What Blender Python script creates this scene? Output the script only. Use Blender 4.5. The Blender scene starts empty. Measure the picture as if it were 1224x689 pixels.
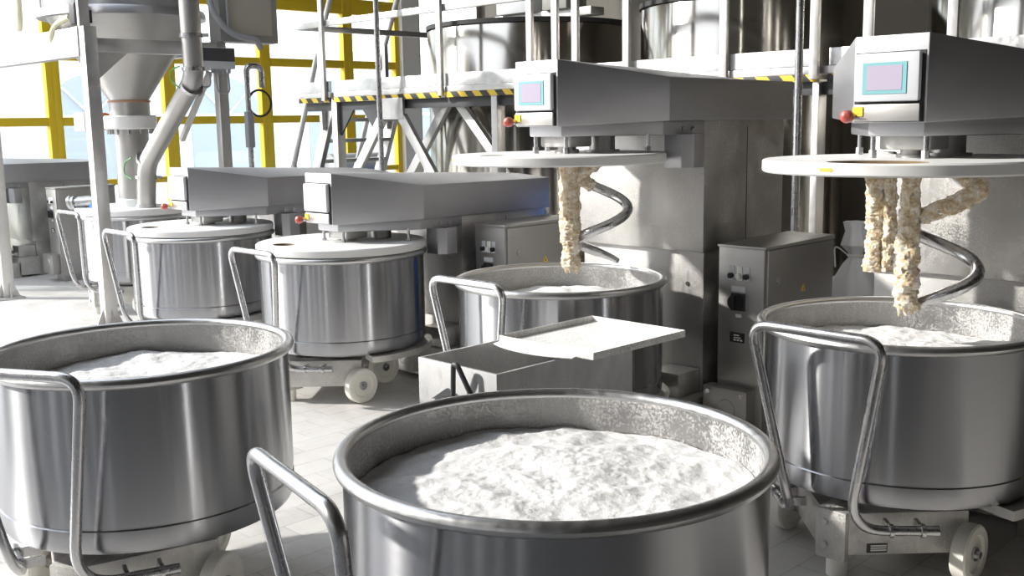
import bpy, bmesh, math, random
from mathutils import Vector, Matrix, noise
random.seed(7)
PI = math.pi
scene = bpy.context.scene
C = scene.collection

# ------------------------------------------------------------------ materials
def new_mat(name):
    m = bpy.data.materials.new(name); m.use_nodes = True
    nt = m.node_tree; b = nt.nodes['Principled BSDF']
    return m, nt, b

def plain(name, col, rough=.5, metal=0.0, emit=None, es=0, spec=.5):
    m, nt, b = new_mat(name)
    b.inputs['Base Color'].default_value = (*col, 1)
    b.inputs['Roughness'].default_value = rough
    b.inputs['Metallic'].default_value = metal
    b.inputs['Specular IOR Level'].default_value = spec
    if emit:
        b.inputs['Emission Color'].default_value = (*emit, 1)
        b.inputs['Emission Strength'].default_value = es
    return m

def nd(nt, t, **k):
    n = nt.nodes.new(t)
    for a, v in k.items():
        if a in n.inputs: n.inputs[a].default_value = v
        else: setattr(n, a, v)
    return n

def ramp(nt, stops):
    r = nt.nodes.new('ShaderNodeValToRGB'); e = r.color_ramp.elements
    e[0].position, e[0].color = stops[0][0], (*stops[0][1], 1)
    e[1].position, e[1].color = stops[-1][0], (*stops[-1][1], 1)
    for p, c in stops[1:-1]:
        x = e.new(p); x.color = (*c, 1)
    return r

def steel(name, col=(.62, .61, .59), rough=.3, streak=(1, 1, 12), var=.10, aniso=0, radial=False, bump=.01, dust=0):
    """brushed stainless steel; streak scales the noise so the grain runs along one axis"""
    m, nt, b = new_mat(name)
    L = nt.links.new
    tc = nd(nt, 'ShaderNodeTexCoord'); mp = nd(nt, 'ShaderNodeMapping'); mp.inputs['Scale'].default_value = streak
    L(tc.outputs['Object'], mp.inputs['Vector'])
    n = nd(nt, 'ShaderNodeTexNoise', Scale=6.0, Detail=5.0); L(mp.outputs['Vector'], n.inputs['Vector'])
    mr = nd(nt, 'ShaderNodeMapRange'); L(n.outputs['Fac'], mr.inputs['Value'])
    mr.inputs['From Min'].default_value = .3; mr.inputs['From Max'].default_value = .7
    mr.inputs['To Min'].default_value = rough - var * .6; mr.inputs['To Max'].default_value = rough + var * .6
    n2 = nd(nt, 'ShaderNodeTexNoise', Scale=2.3, Detail=6.0, Roughness=.65); L(tc.outputs['Object'], n2.inputs['Vector'])
    a = Vector(col)
    r = ramp(nt, [(.3, tuple(a * (1 - var * .8))), (.7, tuple(a * (1 + var * .5)))]); L(n2.outputs['Fac'], r.inputs['Fac'])
    b.inputs['Metallic'].default_value = 1
    colo, rou = r.outputs['Color'], mr.outputs['Result']
    if dust:
        n3 = nd(nt, 'ShaderNodeTexNoise', Scale=5.0, Detail=5.0, Roughness=.6); L(tc.outputs['Object'], n3.inputs['Vector'])
        n4 = nd(nt, 'ShaderNodeTexNoise', Scale=160.0, Detail=2.0); L(tc.outputs['Object'], n4.inputs['Vector'])
        mu = nd(nt, 'ShaderNodeMath', operation='MULTIPLY'); L(n3.outputs['Fac'], mu.inputs[0]); L(n4.outputs['Fac'], mu.inputs[1])
        r3 = ramp(nt, [(.24 - .1 * dust, (0, 0, 0)), (.45 - .1 * dust, (1, 1, 1))]); L(mu.outputs[0], r3.inputs['Fac'])
        sc = nd(nt, 'ShaderNodeMath', operation='MULTIPLY'); L(r3.outputs['Color'], sc.inputs[0]); sc.inputs[1].default_value = min(1, .6 + dust * .3)
        mx = nd(nt, 'ShaderNodeMixRGB'); L(sc.outputs[0], mx.inputs['Fac']); L(colo, mx.inputs['Color1']); mx.inputs['Color2'].default_value = (.86, .85, .82, 1)
        colo = mx.outputs['Color']
        inv = nd(nt, 'ShaderNodeMath', operation='SUBTRACT'); inv.inputs[0].default_value = 1; L(sc.outputs[0], inv.inputs[1])
        L(inv.outputs[0], b.inputs['Metallic'])
        ad = nd(nt, 'ShaderNodeMath', operation='ADD', use_clamp=True); L(sc.outputs[0], ad.inputs[0]); L(rou, ad.inputs[1]); rou = ad.outputs[0]
    L(colo, b.inputs['Base Color']); L(rou, b.inputs['Roughness'])
    if aniso:
        b.inputs['Anisotropic'].default_value = aniso
        tg = nd(nt, 'ShaderNodeTangent', direction_type='RADIAL', axis='Z'); L(tg.outputs['Tangent'], b.inputs['Tangent'])
        b.inputs['Anisotropic Rotation'].default_value = .25
    if bump:
        bp = nd(nt, 'ShaderNodeBump', Strength=bump * 10, Distance=.002); L(n.outputs['Fac'], bp.inputs['Height']); L(bp.outputs['Normal'], b.inputs['Normal'])
    return m

M = {}
M['bowl'] = steel('brushed_bowl_steel', (.39, .395, .41), .24, (.6, .6, 14), .01, aniso=1.0, bump=0)
M['bowl_in'] = steel('floured_bowl_steel', (.36, .355, .35), .42, (1, 1, 20), .1, dust=.5, bump=0)
M['rim'] = steel('rim_steel', (.55, .55, .55), .36, (6, 6, 6), .12, dust=0, bump=0)
M['dusted'] = steel('flour_dusted_tray_steel', (.62, .62, .62), .45, (6, 6, 6), .15, dust=1.6, bump=0)
M['sheet'] = steel('sheet_steel', (.46, .45, .435), .46, (1, 1, 14), .08, bump=.003)
M['sheet_dull'] = steel('dull_sheet_steel', (.45, .45, .465), .50, (1, 1, 4), .08, bump=.004)
M['column'] = steel('spattered_column_steel', (.46, .45, .435), .42, (10, 1, 1), .08, bump=.003, dust=.03)
M['tube'] = steel('polished_tube_steel', (.52, .52, .53), .28, (3, 3, 3), .1, bump=0)
M['frame'] = steel('frame_steel', (.62, .61, .60), .45, (3, 3, 3), .15, bump=.004)
M['dirty'] = steel('floury_frame_steel', (.55, .54, .52), .5, (4, 4, 4), .2, dust=.22)
M['tub'] = steel('worn_tub_steel', (.54, .54, .54), .58, (4, 4, 2), .2, dust=.15)
M['galv'] = steel('galvanised_steel', (.66, .66, .66), .5, (5, 5, 5), .25, bump=.004)
M['tank'] = steel('tank_steel', (.56, .53, .48), .16, (1, 1, .3), .06, aniso=.6, bump=0)
M['white_plastic'] = plain('white_plastic', (.82, .82, .81), .4)
M['nylon'] = plain('cream_nylon', (.84, .82, .75), .45)
M['panel'] = plain('pale_grey_panel', (.62, .64, .67), .4)
M['teal'] = plain('teal_screen_border', (.20, .46, .49), .4)
M['screen'] = plain('grey_violet_display', (.36, .32, .40), .25, emit=(.40, .36, .47), es=.25)
M['red'] = plain('red_button', (.45, .09, .07), .4)
M['yellow'] = plain('yellow_label', (.85, .58, .04), .5)
M['orange'] = plain('orange_mark', (.9, .5, .08), .5)
M['actuator_orange'] = plain('actuator_orange', (.85, .22, .04), .5)
M['black'] = plain('black_plastic', (.02, .02, .022), .4)
M['dark'] = plain('gap_shade', (.03, .03, .03), .7)  # near-black colour painted in for the shade inside gaps and holes
M['dark_steel'] = plain('dark_painted_steel', (.06, .06, .065), .5)
M['white_label'] = plain('white_label', (.8, .8, .78), .5)
M['blue'] = plain('blue_plastic', (.03, .15, .55), .45)
M['frame_yellow'] = plain('yellow_paint', (.72, .50, .02), .45)
M['hose'] = plain('cream_hose', (.75, .72, .5), .4)
M['cable'] = plain('grey_cable', (.35, .36, .38), .5)
M['green_wire'] = plain('green_wire', (.12, .35, .12), .5)
M['grey_box'] = plain('grey_enclosure', (.30, .30, .28), .5)
M['rubber'] = plain('black_rubber', (.03, .03, .03), .7)
M['wall'] = plain('grey_wall_paint', (.12, .11, .10), .8)
M['wall_white'] = plain('white_wall_paint', (.75, .75, .74), .8)
M['wall_dark'] = plain('dark_wall_paint', (.15, .13, .11), .8)
M['facade'] = plain('pale_render', (.92, .92, .92), .9)
M['facade_glass'] = plain('facade_window_glass', (.55, .62, .68), .3)
M['sack'] = plain('white_sack', (.78, .79, .82), .6)
M['bag'] = plain('cream_bag', (.8, .76, .6), .6)

def flour_mat():
    m, nt, b = new_mat('flour'); L = nt.links.new
    tc = nd(nt, 'ShaderNodeTexCoord')
    n = nd(nt, 'ShaderNodeTexNoise', Scale=90.0, Detail=6.0, Roughness=.65); L(tc.outputs['Object'], n.inputs['Vector'])
    r = ramp(nt, [(.3, (.66, .66, .655)), (.7, (.79, .79, .785))]); L(n.outputs['Fac'], r.inputs['Fac'])
    L(r.outputs['Color'], b.inputs['Base Color']); b.inputs['Roughness'].default_value = .95; b.inputs['Specular IOR Level'].default_value = .1
    bp = nd(nt, 'ShaderNodeBump', Strength=.5, Distance=.006); L(n.outputs['Fac'], bp.inputs['Height']); L(bp.outputs['Normal'], b.inputs['Normal'])
    return m
M['flour'] = flour_mat()
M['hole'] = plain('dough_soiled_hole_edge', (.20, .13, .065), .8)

def dough_mat():
    m, nt, b = new_mat('dough_crust'); L = nt.links.new
    tc = nd(nt, 'ShaderNodeTexCoord')
    n = nd(nt, 'ShaderNodeTexNoise', Scale=34.0, Detail=8.0, Roughness=.75); L(tc.outputs['Object'], n.inputs['Vector'])
    r = ramp(nt, [(.32, (.40, .27, .14)), (.44, (.64, .50, .32)), (.52, (.78, .68, .52)), (.60, (.88, .85, .80))]); L(n.outputs['Fac'], r.inputs['Fac'])
    L(r.outputs['Color'], b.inputs['Base Color']); b.inputs['Roughness'].default_value = .85
    bp = nd(nt, 'ShaderNodeBump', Strength=.7, Distance=.01); L(n.outputs['Fac'], bp.inputs['Height']); L(bp.outputs['Normal'], b.inputs['Normal'])
    return m
M['dough'] = dough_mat()

def hazard_mat():
    m, nt, b = new_mat('hazard_stripes'); L = nt.links.new
    tc = nd(nt, 'ShaderNodeTexCoord'); sp = nd(nt, 'ShaderNodeSeparateXYZ'); L(tc.outputs['Object'], sp.inputs[0])
    a = nd(nt, 'ShaderNodeMath', operation='ADD'); L(sp.outputs['X'], a.inputs[0]); L(sp.outputs['Z'], a.inputs[1])
    d = nd(nt, 'ShaderNodeMath', operation='MULTIPLY'); L(a.outputs[0], d.inputs[0]); d.inputs[1].default_value = 1 / .19
    f = nd(nt, 'ShaderNodeMath', operation='FRACT'); L(d.outputs[0], f.inputs[0])
    g = nd(nt, 'ShaderNodeMath', operation='GREATER_THAN'); L(f.outputs[0], g.inputs[0]); g.inputs[1].default_value = .5
    mx = nd(nt, 'ShaderNodeMixRGB'); L(g.outputs[0], mx.inputs['Fac']); mx.inputs['Color1'].default_value = (.03, .03, .03, 1); mx.inputs['Color2'].default_value = (.85, .58, .04, 1)
    L(mx.outputs['Color'], b.inputs['Base Color']); b.inputs['Roughness'].default_value = .5
    return m
M['hazard'] = hazard_mat()

def floor_mat():
    m, nt, b = new_mat('floor_tiles'); L = nt.links.new
    tc = nd(nt, 'ShaderNodeTexCoord'); mp = nd(nt, 'ShaderNodeMapping'); mp.inputs['Rotation'].default_value = (0, 0, PI / 2)
    L(tc.outputs['Object'], mp.inputs['Vector'])
    br = nt.nodes.new('ShaderNodeTexBrick'); L(mp.outputs['Vector'], br.inputs['Vector'])
    br.inputs['Scale'].default_value = 1; br.inputs['Brick Width'].default_value = .30; br.inputs['Row Height'].default_value = .15
    br.inputs['Mortar Size'].default_value = .0035; br.inputs['Mortar Smooth'].default_value = .2; br.offset = .5
    br.inputs['Color1'].default_value = (.47, .45, .43, 1); br.inputs['Color2'].default_value = (.58, .56, .53, 1); br.inputs['Mortar'].default_value = (.34, .32, .30, 1)
    n = nd(nt, 'ShaderNodeTexNoise', Scale=3.0, Detail=8.0, Roughness=.7); L(tc.outputs['Object'], n.inputs['Vector'])
    r = ramp(nt, [(.35, (0, 0, 0)), (.75, (1, 1, 1))]); L(n.outputs['Fac'], r.inputs['Fac'])
    mx = nd(nt, 'ShaderNodeMixRGB'); L(r.outputs['Color'], mx.inputs['Fac']); L(br.outputs['Color'], mx.inputs['Color1']); mx.inputs['Color2'].default_value = (.72, .71, .69, 1)
    L(mx.outputs['Color'], b.inputs['Base Color']); b.inputs['Roughness'].default_value = .38
    bp = nd(nt, 'ShaderNodeBump', Strength=.3, Distance=.004, invert=True); L(br.outputs['Fac'], bp.inputs['Height']); L(bp.outputs['Normal'], b.inputs['Normal'])
    return m
M['floor'] = floor_mat()

def glass_mat():
    m = bpy.data.materials.new('window_glass'); m.use_nodes = True; nt = m.node_tree; nt.nodes.clear()
    o = nd(nt, 'ShaderNodeOutputMaterial'); t = nd(nt, 'ShaderNodeBsdfTransparent'); g = nd(nt, 'ShaderNodeBsdfGlossy')
    t.inputs['Color'].default_value = (.93, .96, .97, 1); g.inputs['Roughness'].default_value = .03
    x = nd(nt, 'ShaderNodeMixShader'); x.inputs[0].default_value = .06
    nt.links.new(t.outputs[0], x.inputs[1]); nt.links.new(g.outputs[0], x.inputs[2]); nt.links.new(x.outputs[0], o.inputs[0])
    return m
M['glass'] = glass_mat()

# ------------------------------------------------------------------ mesh builder
class MB:
    def __init__(s):
        s.bm = bmesh.new(); s.mats = []
    def mi(s, m):
        if m not in s.mats: s.mats.append(m)
        return s.mats.index(m)
    def _add(s, verts, faces, mat=0, M4=None):
        vs = [s.bm.verts.new((M4 @ Vector(v)) if M4 else v) for v in verts]
        out = []
        for f in faces:
            try:
                fc = s.bm.faces.new([vs[i] for i in f]); fc.material_index = mat; fc.smooth = True; out.append(fc)
            except ValueError: pass
        return out
    def box(s, lo, hi, bev=0, mat=0, M4=None):
        x0, y0, z0 = lo; x1, y1, z1 = hi
        v = [(x0, y0, z0), (x1, y0, z0), (x1, y1, z0), (x0, y1, z0), (x0, y0, z1), (x1, y0, z1), (x1, y1, z1), (x0, y1, z1)]
        f = [(0, 3, 2, 1), (4, 5, 6, 7), (0, 1, 5, 4), (1, 2, 6, 5), (2, 3, 7, 6), (3, 0, 4, 7)]
        return s.poly(v, f, bev, mat, M4)
    def poly(s, v, f, bev=0, mat=0, M4=None):
        b2 = bmesh.new(); vs = [b2.verts.new((M4 @ Vector(p)) if M4 else p) for p in v]
        for q in f: b2.faces.new([vs[i] for i in q])
        bmesh.ops.recalc_face_normals(b2, faces=b2.faces)
        if bev:
            ed = [e for e in b2.edges if len(e.link_faces) == 2 and e.calc_face_angle(0) > .3]
            bmesh.ops.bevel(b2, geom=ed, offset=bev, segments=2, affect='EDGES', profile=.6)
        b2.verts.index_update()
        r = s._add([p.co.copy() for p in b2.verts], [[p.index for p in q.verts] for q in b2.faces], mat)
        b2.free(); return s
    def prism(s, pts, z0, z1, bev=0, mat=0, M4=None):
        n = len(pts); v = [(p[0], p[1], z0) for p in pts] + [(p[0], p[1], z1) for p in pts]
        f = [tuple(range(n))[::-1], tuple(range(n, 2 * n))] + [(i, (i + 1) % n, n + (i + 1) % n, n + i) for i in range(n)]
        return s.poly(v, f, bev, mat, M4)
    def cyl(s, a, b, r, r2=None, n=24, mat=0, cap=True):
        a, b = Vector(a), Vector(b); r2 = r if r2 is None else r2
        d = (b - a).normalized(); u = d.orthogonal().normalized(); w = d.cross(u)
        v = []
        for c, rr in ((a, r), (b, r2)):
            v += [c + (u * math.cos(2 * PI * i / n) + w * math.sin(2 * PI * i / n)) * rr for i in range(n)]
        f = [(i, (i + 1) % n, n + (i + 1) % n, n + i) for i in range(n)]
        if cap: f += [tuple(range(n))[::-1], tuple(range(n, 2 * n))]
        s._add(v, f, mat); return s
    def lathe(s, prof, n=96, c=(0, 0, 0), mats=None, a0=0, a1=2 * PI, mat=0):
        """prof: list of (r,z); closed around z axis"""
        full = abs(a1 - a0 - 2 * PI) < 1e-6; m = n if full else n + 1
        v = []
        for r, z in prof:
            for i in range(m):
                t = a0 + (a1 - a0) * i / n
                v.append((c[0] + r * math.cos(t), c[1] + r * math.sin(t), c[2] + z))
        for k in range(len(prof) - 1):
            fs = []
            for i in range(n):
                j = (i + 1) % m
                fs.append((k * m + i, k * m + j, (k + 1) * m + j, (k + 1) * m + i))
            mm = mats[k] if mats else mat
            if k == 0: base = [s.bm.verts.new(p) for p in v]
            for q in fs:
                try:
                    fc = s.bm.faces.new([base[i] for i in q]); fc.material_index = mm; fc.smooth = True
                except ValueError: pass
        return s
    def tube(s, pts, r, n=14, mat=0, cap=True, rad=None, closed=False):
        P = [Vector(p) for p in pts]; N = len(P)
        rings = []; u = None
        for i, p in enumerate(P):
            d = (P[min(i + 1, N - 1)] - P[max(i - 1, 0)]).normalized()
            u = d.orthogonal().normalized() if u is None else (u - d * u.dot(d)).normalized()
            w = d.cross(u); rr = rad[i] if rad else r
            rings.append([s.bm.verts.new(p + (u * math.cos(2 * PI * k / n) + w * math.sin(2 * PI * k / n)) * rr) for k in range(n)])
        for i in range(N - 1):
            for k in range(n):
                fc = s.bm.faces.new((rings[i][k], rings[i][(k + 1) % n], rings[i + 1][(k + 1) % n], rings[i + 1][k])); fc.material_index = mat; fc.smooth = True
        if cap:
            for R_ in (rings[0][::-1], rings[-1]):
                fc = s.bm.faces.new(R_); fc.material_index = mat
        return s
    def bar(s, a, b, w, h, mat=0, bev=0, up=(0, 0, 1)):
        """square section bar from a to b"""
        a, b = Vector(a), Vector(b); d = (b - a); l = d.length; d.normalize()
        u = Vector(up)
        if abs(d.dot(u)) > .98: u = Vector((1, 0, 0))
        x = d.cross(u).normalized(); z = x.cross(d)
        M4 = Matrix((x, d, z)).transposed().to_4x4(); M4.translation = a
        return s.box((-w / 2, 0, -h / 2), (w / 2, l, h / 2), bev, mat, M4)
    def build(s, name, mat, parent=None, loc=None, sharp=38):
        me = bpy.data.meshes.new(name)
        bmesh.ops.recalc_face_normals(s.bm, faces=s.bm.faces)
        s.bm.to_mesh(me); s.bm.free()
        for m in (mat if isinstance(mat, (list, tuple)) else [mat]):
            me.materials.append(M[m] if isinstance(m, str) else m)
        me.set_sharp_from_angle(angle=math.radians(sharp))
        o = bpy.data.objects.new(name, me); C.objects.link(o)
        if parent: o.parent = parent
        if loc: o.location = loc
        return o

def fillet(pts, r, seg=8):
    P = [Vector(p) for p in pts]; out = [P[0]]
    for i in range(1, len(P) - 1):
        a, b, c = P[i - 1], P[i], P[i + 1]
        d1 = (a - b); d2 = (c - b); l = min(r, d1.length * .45, d2.length * .45)
        p1 = b + d1.normalized() * l; p2 = b + d2.normalized() * l
        for k in range(seg + 1):
            t = k / seg; out.append(p1 * (1 - t) ** 2 + b * 2 * t * (1 - t) + p2 * t ** 2)
    out.append(P[-1]); return out

def thing(name, label, cat, loc=(0, 0, 0), rotz=0, group=None):
    o = bpy.data.objects.new(name, None); C.objects.link(o); o.empty_display_size = .1
    o.location = loc; o.rotation_euler = (0, 0, rotz); o['label'] = label; o['category'] = cat
    if group: o['group'] = group
    return o
def tag(o, label, cat, group=None, kind=None):
    o['label'] = label; o['category'] = cat
    if group: o['group'] = group
    if kind: o['kind'] = kind
    return o
def struct(o): o['kind'] = 'structure'; return o

# ------------------------------------------------------------------ camera
CAMZ = 1.56
cam = bpy.data.cameras.new('camera'); co = bpy.data.objects.new('camera', cam); C.objects.link(co); scene.camera = co
cam.sensor_width = 36; cam.lens = 36 * 1254.456 / 1224; cam.clip_start = .05; cam.clip_end = 200
r = Vector((.700, .714, 0)).normalized(); fw = Vector((-r.y, r.x, 0)); pit = .1573; rol = -.0167
dirv = fw * math.cos(pit) + Vector((0, 0, -math.sin(pit))); upv = fw * math.sin(pit) + Vector((0, 0, math.cos(pit)))
# roll: image x' = x cos - y sin (y down)
rx = r * math.cos(rol) + upv * math.sin(rol); ux = upv * math.cos(rol) - r * math.sin(rol)
mt = Matrix((rx, ux, -dirv)).transposed().to_4x4(); mt.translation = (0, 0, CAMZ); co.matrix_world = mt

# ------------------------------------------------------------------ setting
b = MB(); b.box((-14, -7, -.06), (7, 13, 0)); struct(b.build('floor', 'floor'))
b = MB(); b.box((-60, -40, -.16), (40, 50, -.08)); g = struct(b.build('ground', 'wall_white'))
b = MB(); b.box((-14, 13, 0), (7, 13.2, 6)); struct(b.build('wall_back', 'wall_dark'))
b = MB(); b.box((7, -7, 0), (7.2, 13.2, 6)); struct(b.build('wall_right', 'wall'))
b = MB(); b.box((-5, -7, 6), (7.2, 13.2, 6.2)); b.box((-14.2, 3.8, 6), (-5, 13.2, 6.2)); struct(b.build('ceiling', 'wall'))
# unseen front wall behind the camera: tall openings shaped for streaky steel reflections
b = MB()
for x0, x1 in ((-14, -11.6), (-10.4, -9.1), (-8.7, -7.6), (-6.9, -5.6), (-5.3, -3.9), (-3.4, -2.3), (-2.0, -.7), (-.3, .9), (1.2, 2.6), (3.1, 7.0)): b.box((x0, -7.2, 0), (x1, -7, 6))
b.box((-14, -7.2, 4.4), (7, -7, 6)); b.box((-14, -7.2, 0), (7, -7, .6)); b.box((-12, -7.2, 6), (7, -7, 7.2)); struct(b.build('wall_front', 'wall'))  # strip above the ceiling line is added, unseen, to shade the floor
# left wall: a glazed screen of yellow frames
b = MB(); b.box((-14.15, .9, 5.85), (-13.85, 13.2, 6)); b.box((-14.15, 11.15, 0), (-13.85, 11.5, 5.85)); struct(b.build('wall_left', 'wall_white'))
ys = [.9, 2.4, 3.93, 5.46, 7.06, 8.6, 10.12, 11.15]
for i in range(len(ys) - 1):
    y0, y1 = ys[i], ys[i + 1]
    b = MB(); w = .055
    b.box((-14.06, y0, .0), (-13.94, y0 + w * 1.6, 5.85), .004); b.box((-14.06, y1 - w * 1.6, 0), (-13.94, y1, 5.85), .004)
    for z0, z1 in ((0, .14), (.80, .88), (1.60, 1.71), (2.44, 2.56), (3.28, 3.52), (4.6, 4.72), (5.7, 5.85)):
        b.box((-14.05, y0 + w, z0), (-13.95, y1 - w, z1), .004)
    fr = struct(b.build('window_%d' % (i + 1), 'frame_yellow'))
    p = MB(); p.box((-14.006, y0 + .09, .14), (-13.994, y1 - .09, 5.7)); p.build('window_pane', 'glass', fr)
b = MB(); b.box((-14.06, 11.5, 0), (-13.94, 11.6, 5.85)); b.box((-14.06, 12.9, 0), (-13.94, 13, 5.85))
for z0, z1 in ((0, .1), (2.0, 2.1), (4.2, 4.3), (5.75, 5.85)): b.box((-14.05, 11.5, z0), (-13.95, 13, z1))
fr = struct(b.build('window_8', 'frame')); p = MB(); p.box((-14.006, 11.6, .1), (-13.994, 12.9, 5.75)); p.build('window_pane', 'glass', fr)

# building across the yard
bd = thing('building', 'pale building with arched windows across the yard, seen through the yellow framed glass', 'building', (-24, 10, -.08))
b = MB(); b.box((-.5, -14, 0), (0, 14, 3.6), .0); b.build('wall', 'facade', bd)
for k in range(-3, 4):
    yc = k * 3.4 + .2
    n = 20; pts = [(yc - .95, .4), (yc + .95, .4), (yc + .95, 1.9)] + [(yc + .95 * math.cos(PI * i / n), 1.9 + .95 * math.sin(PI * i / n)) for i in range(1, n)] + [(yc - .95, 1.9)]
    b = MB(); m = len(pts)
    b.poly([(.03, p[0], p[1]) for p in pts] + [(-.1, p[0], p[1]) for p in pts], [tuple(range(m))] + [(i, (i + 1) % m, m + (i + 1) % m, m + i) for i in range(m)])
    wn = b.build('window', 'facade_glass', bd)
    b = MB(); b.box((.03, yc - .04, .4), (.07, yc + .04, 2.84)); b.box((.03, yc - .95, 1.86), (.07, yc + .95, 1.96))
    for s in (-1, 1): b.bar((.05, yc, 1.9), (.05, yc + s * .66, 2.56), .06, .04)
    b.build('glazing_bar', 'facade', wn)

# ------------------------------------------------------------------ bowl on trolley
def arc(cx, cz, r, a0, a1, n): return [(cx + r * math.cos(a0 + (a1 - a0) * i / n), cz + r * math.sin(a0 + (a1 - a0) * i / n)) for i in range(n + 1)]
def make_bowl(label, x, y, rot=0, hd=0.0, plate=False):
    t = thing('mixing_bowl_trolley', label, 'mixing bowl', (x, y, 0), rot, 'steel mixing bowls on trolleys')
    b = MB()
    prof = [(.4765, .378), (.478, .40), (.479, .60), (.479, .818), (.466, .818), (.465, .50), (.45, .44), (.40, .42), (.001, .42)]
    b.lathe(prof, 112, mats=[0, 0, 0, 0, 1, 1, 1, 1]); sh = b.build('bowl_shell', ['bowl', 'bowl_in'], t)
    b = MB(); b.lathe(arc(.482, .822, .017, 0, 2 * PI, 14), 112); b.build('rim', 'rim', t)
    b = MB(); b.lathe([(.4735, .380), (.4735, .372), (.478, .368), (.478, .315), (.468, .296), (.44, .288), (.001, .288)], 112); b.build('base_band', 'bowl', t)
    b = MB(); b.lathe([(.0, .245), (.28, .245), (.30, .252), (.30, .27), (.30, .288)], 48); b.build('turning_ring', 'dirty', t)
    # V shaped trolley frame
    b = MB()
    for s in (-1, 1):
        b.bar((0 + s * .02, -.40, .165), (s * .30, -.10, .165), .09, .15, 0, .006)
    b.box((-.055, -.455, .07), (.055, -.345, .245), .006)
    b.bar((0, -.35, .17), (0, .26, .17), .07, .09, 0, .006)
    b.bar((-.30, -.13, .19), (.30, -.13, .19), .07, .09, 0, .006)
    for zz in (.12, .20):
        b.cyl((-.02, -.455, zz), (-.02, -.463, zz), .012, n=10)
    fr = b.build('trolley_frame', 'dirty', t)
    if plate:
        d = Vector((.28, .30, 0)).normalized(); M4 = Matrix((d, (0, 0, 1), (d.y, -d.x, 0))).transposed().to_4x4(); M4.translation = Vector((.02, -.40, .115)) + d * .10 + Vector((d.y, -d.x, 0)) * .045
        b = MB(); b.box((-.035, -.016, 0), (.035, .016, .002), 0, M4=M4); np_ = b.build('name_plate', 'black', fr)
        b = MB()
        for zz in (-.010, -.002, .006): b.box((-.022, zz, .002), (.032, zz + .005, .0026), 0, M4=M4)
        b.build('name_plate_line', 'white_label', np_)
    b = MB(); b.cyl((0, -.40, 0), (0, -.40, .08), .036, .036, 20); b.build('foot', 'nylon', t)
    for (wx, wy) in ((-.345, -.15), (.345, -.15), (.075, .22)):
        b = MB(); s = 1 if wx >= 0 else -1
        M4 = Matrix.Translation((wx, wy, .1)) @ Matrix.Rotation(s * PI / 2, 4, 'Y')
        pr = [(.022, -.022), (.06, -.022), (.066, -.027), (.094, -.027), (.1, -.021), (.1, .021), (.094, .027), (.068, .027), (.060, .018), (.022, .018)]
        w0 = MB(); w0.lathe(pr, 40)
        w0.bm.transform(M4); wo = w0.build('wheel', 'nylon', t)
        h = MB(); h.cyl((wx - s * .06, wy, .1), (wx + s * .026, wy, .1), .024, n=20); h.cyl((wx + s * .026, wy, .1), (wx + s * .04, wy, .1), .014, n=6)
        h.build('axle', 'tube', wo)
    b = MB()
    hw, yo = .236, -.60 - hd
    pts = [(-.31, -.315, .215), (-.135, -.475, .215), (-.118, -.545, .30), (-hw, yo, .88), (hw, yo, .88), (.118, -.545, .30), (.135, -.475, .215), (.31, -.315, .215)]
    P = [Vector(p) for p in pts]
    def seg(i, rr): return None
    rr = [0, .07, .07, .075, .075, .07, .07, 0]
    out = [P[0]]
    for i in range(1, 7):
        a, q, c = P[i - 1], P[i], P[i + 1]; d1, d2 = a - q, c - q; l1 = min(rr[i], d1.length * .48); l2 = min(rr[i], d2.length * .48)
        p1, p2 = q + d1.normalized() * l1, q + d2.normalized() * l2
        for k in range(9):
            u = k / 8; out.append(p1 * (1 - u) ** 2 + q * 2 * u * (1 - u) + p2 * u ** 2)
    out.append(P[-1]); b.tube(out, .0165, 16); h = b.build('handle', 'tube', t)
    for s in (-1, 1):
        for k in (.35, .78):
            p = Vector((s * .135, -.475, .215)).lerp(Vector((s * .31, -.315, .215)), k); d = Vector((s * .175, .16, 0)).normalized()
            b = MB(); b.cyl(p - d * .006, p + d * .006, .023, n=16); nrm = Vector((-d.y * s, d.x * s, 0))
            b.bar(p, p + nrm * .075, .012, .03); b.build('clamp', 'tube', h)
    return t

NB = make_bowl('closest bowl in the centre foreground, full of flour, its handle at left', -1.581, 1.677, math.radians(-12), .03)
LB = make_bowl('big steel bowl of flour at left edge, in front of the lidded bowls', -3.341, 1.530, math.radians(29))
EB = make_bowl('flour filled bowl under the raised mixer at the right edge', -1.67, 3.583, plate=True)
DB = make_bowl('flour filled bowl under the middle raised mixer, behind the open tub', -3.33, 3.583)
CB = make_bowl('bowl closed by the white lid of the middle lowered mixer, white wheel in view', -5.08, 3.583)
BB = make_bowl('bowl under the second lowered mixer, just right of the hopper post', -6.75, 3.583)
HB = make_bowl('bowl under the grey hopper, partly behind the hopper post', -8.75, 4.05)
AB = make_bowl('dark bowl cut by the left edge under the farthest mixer', -12.0, 3.583)

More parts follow.
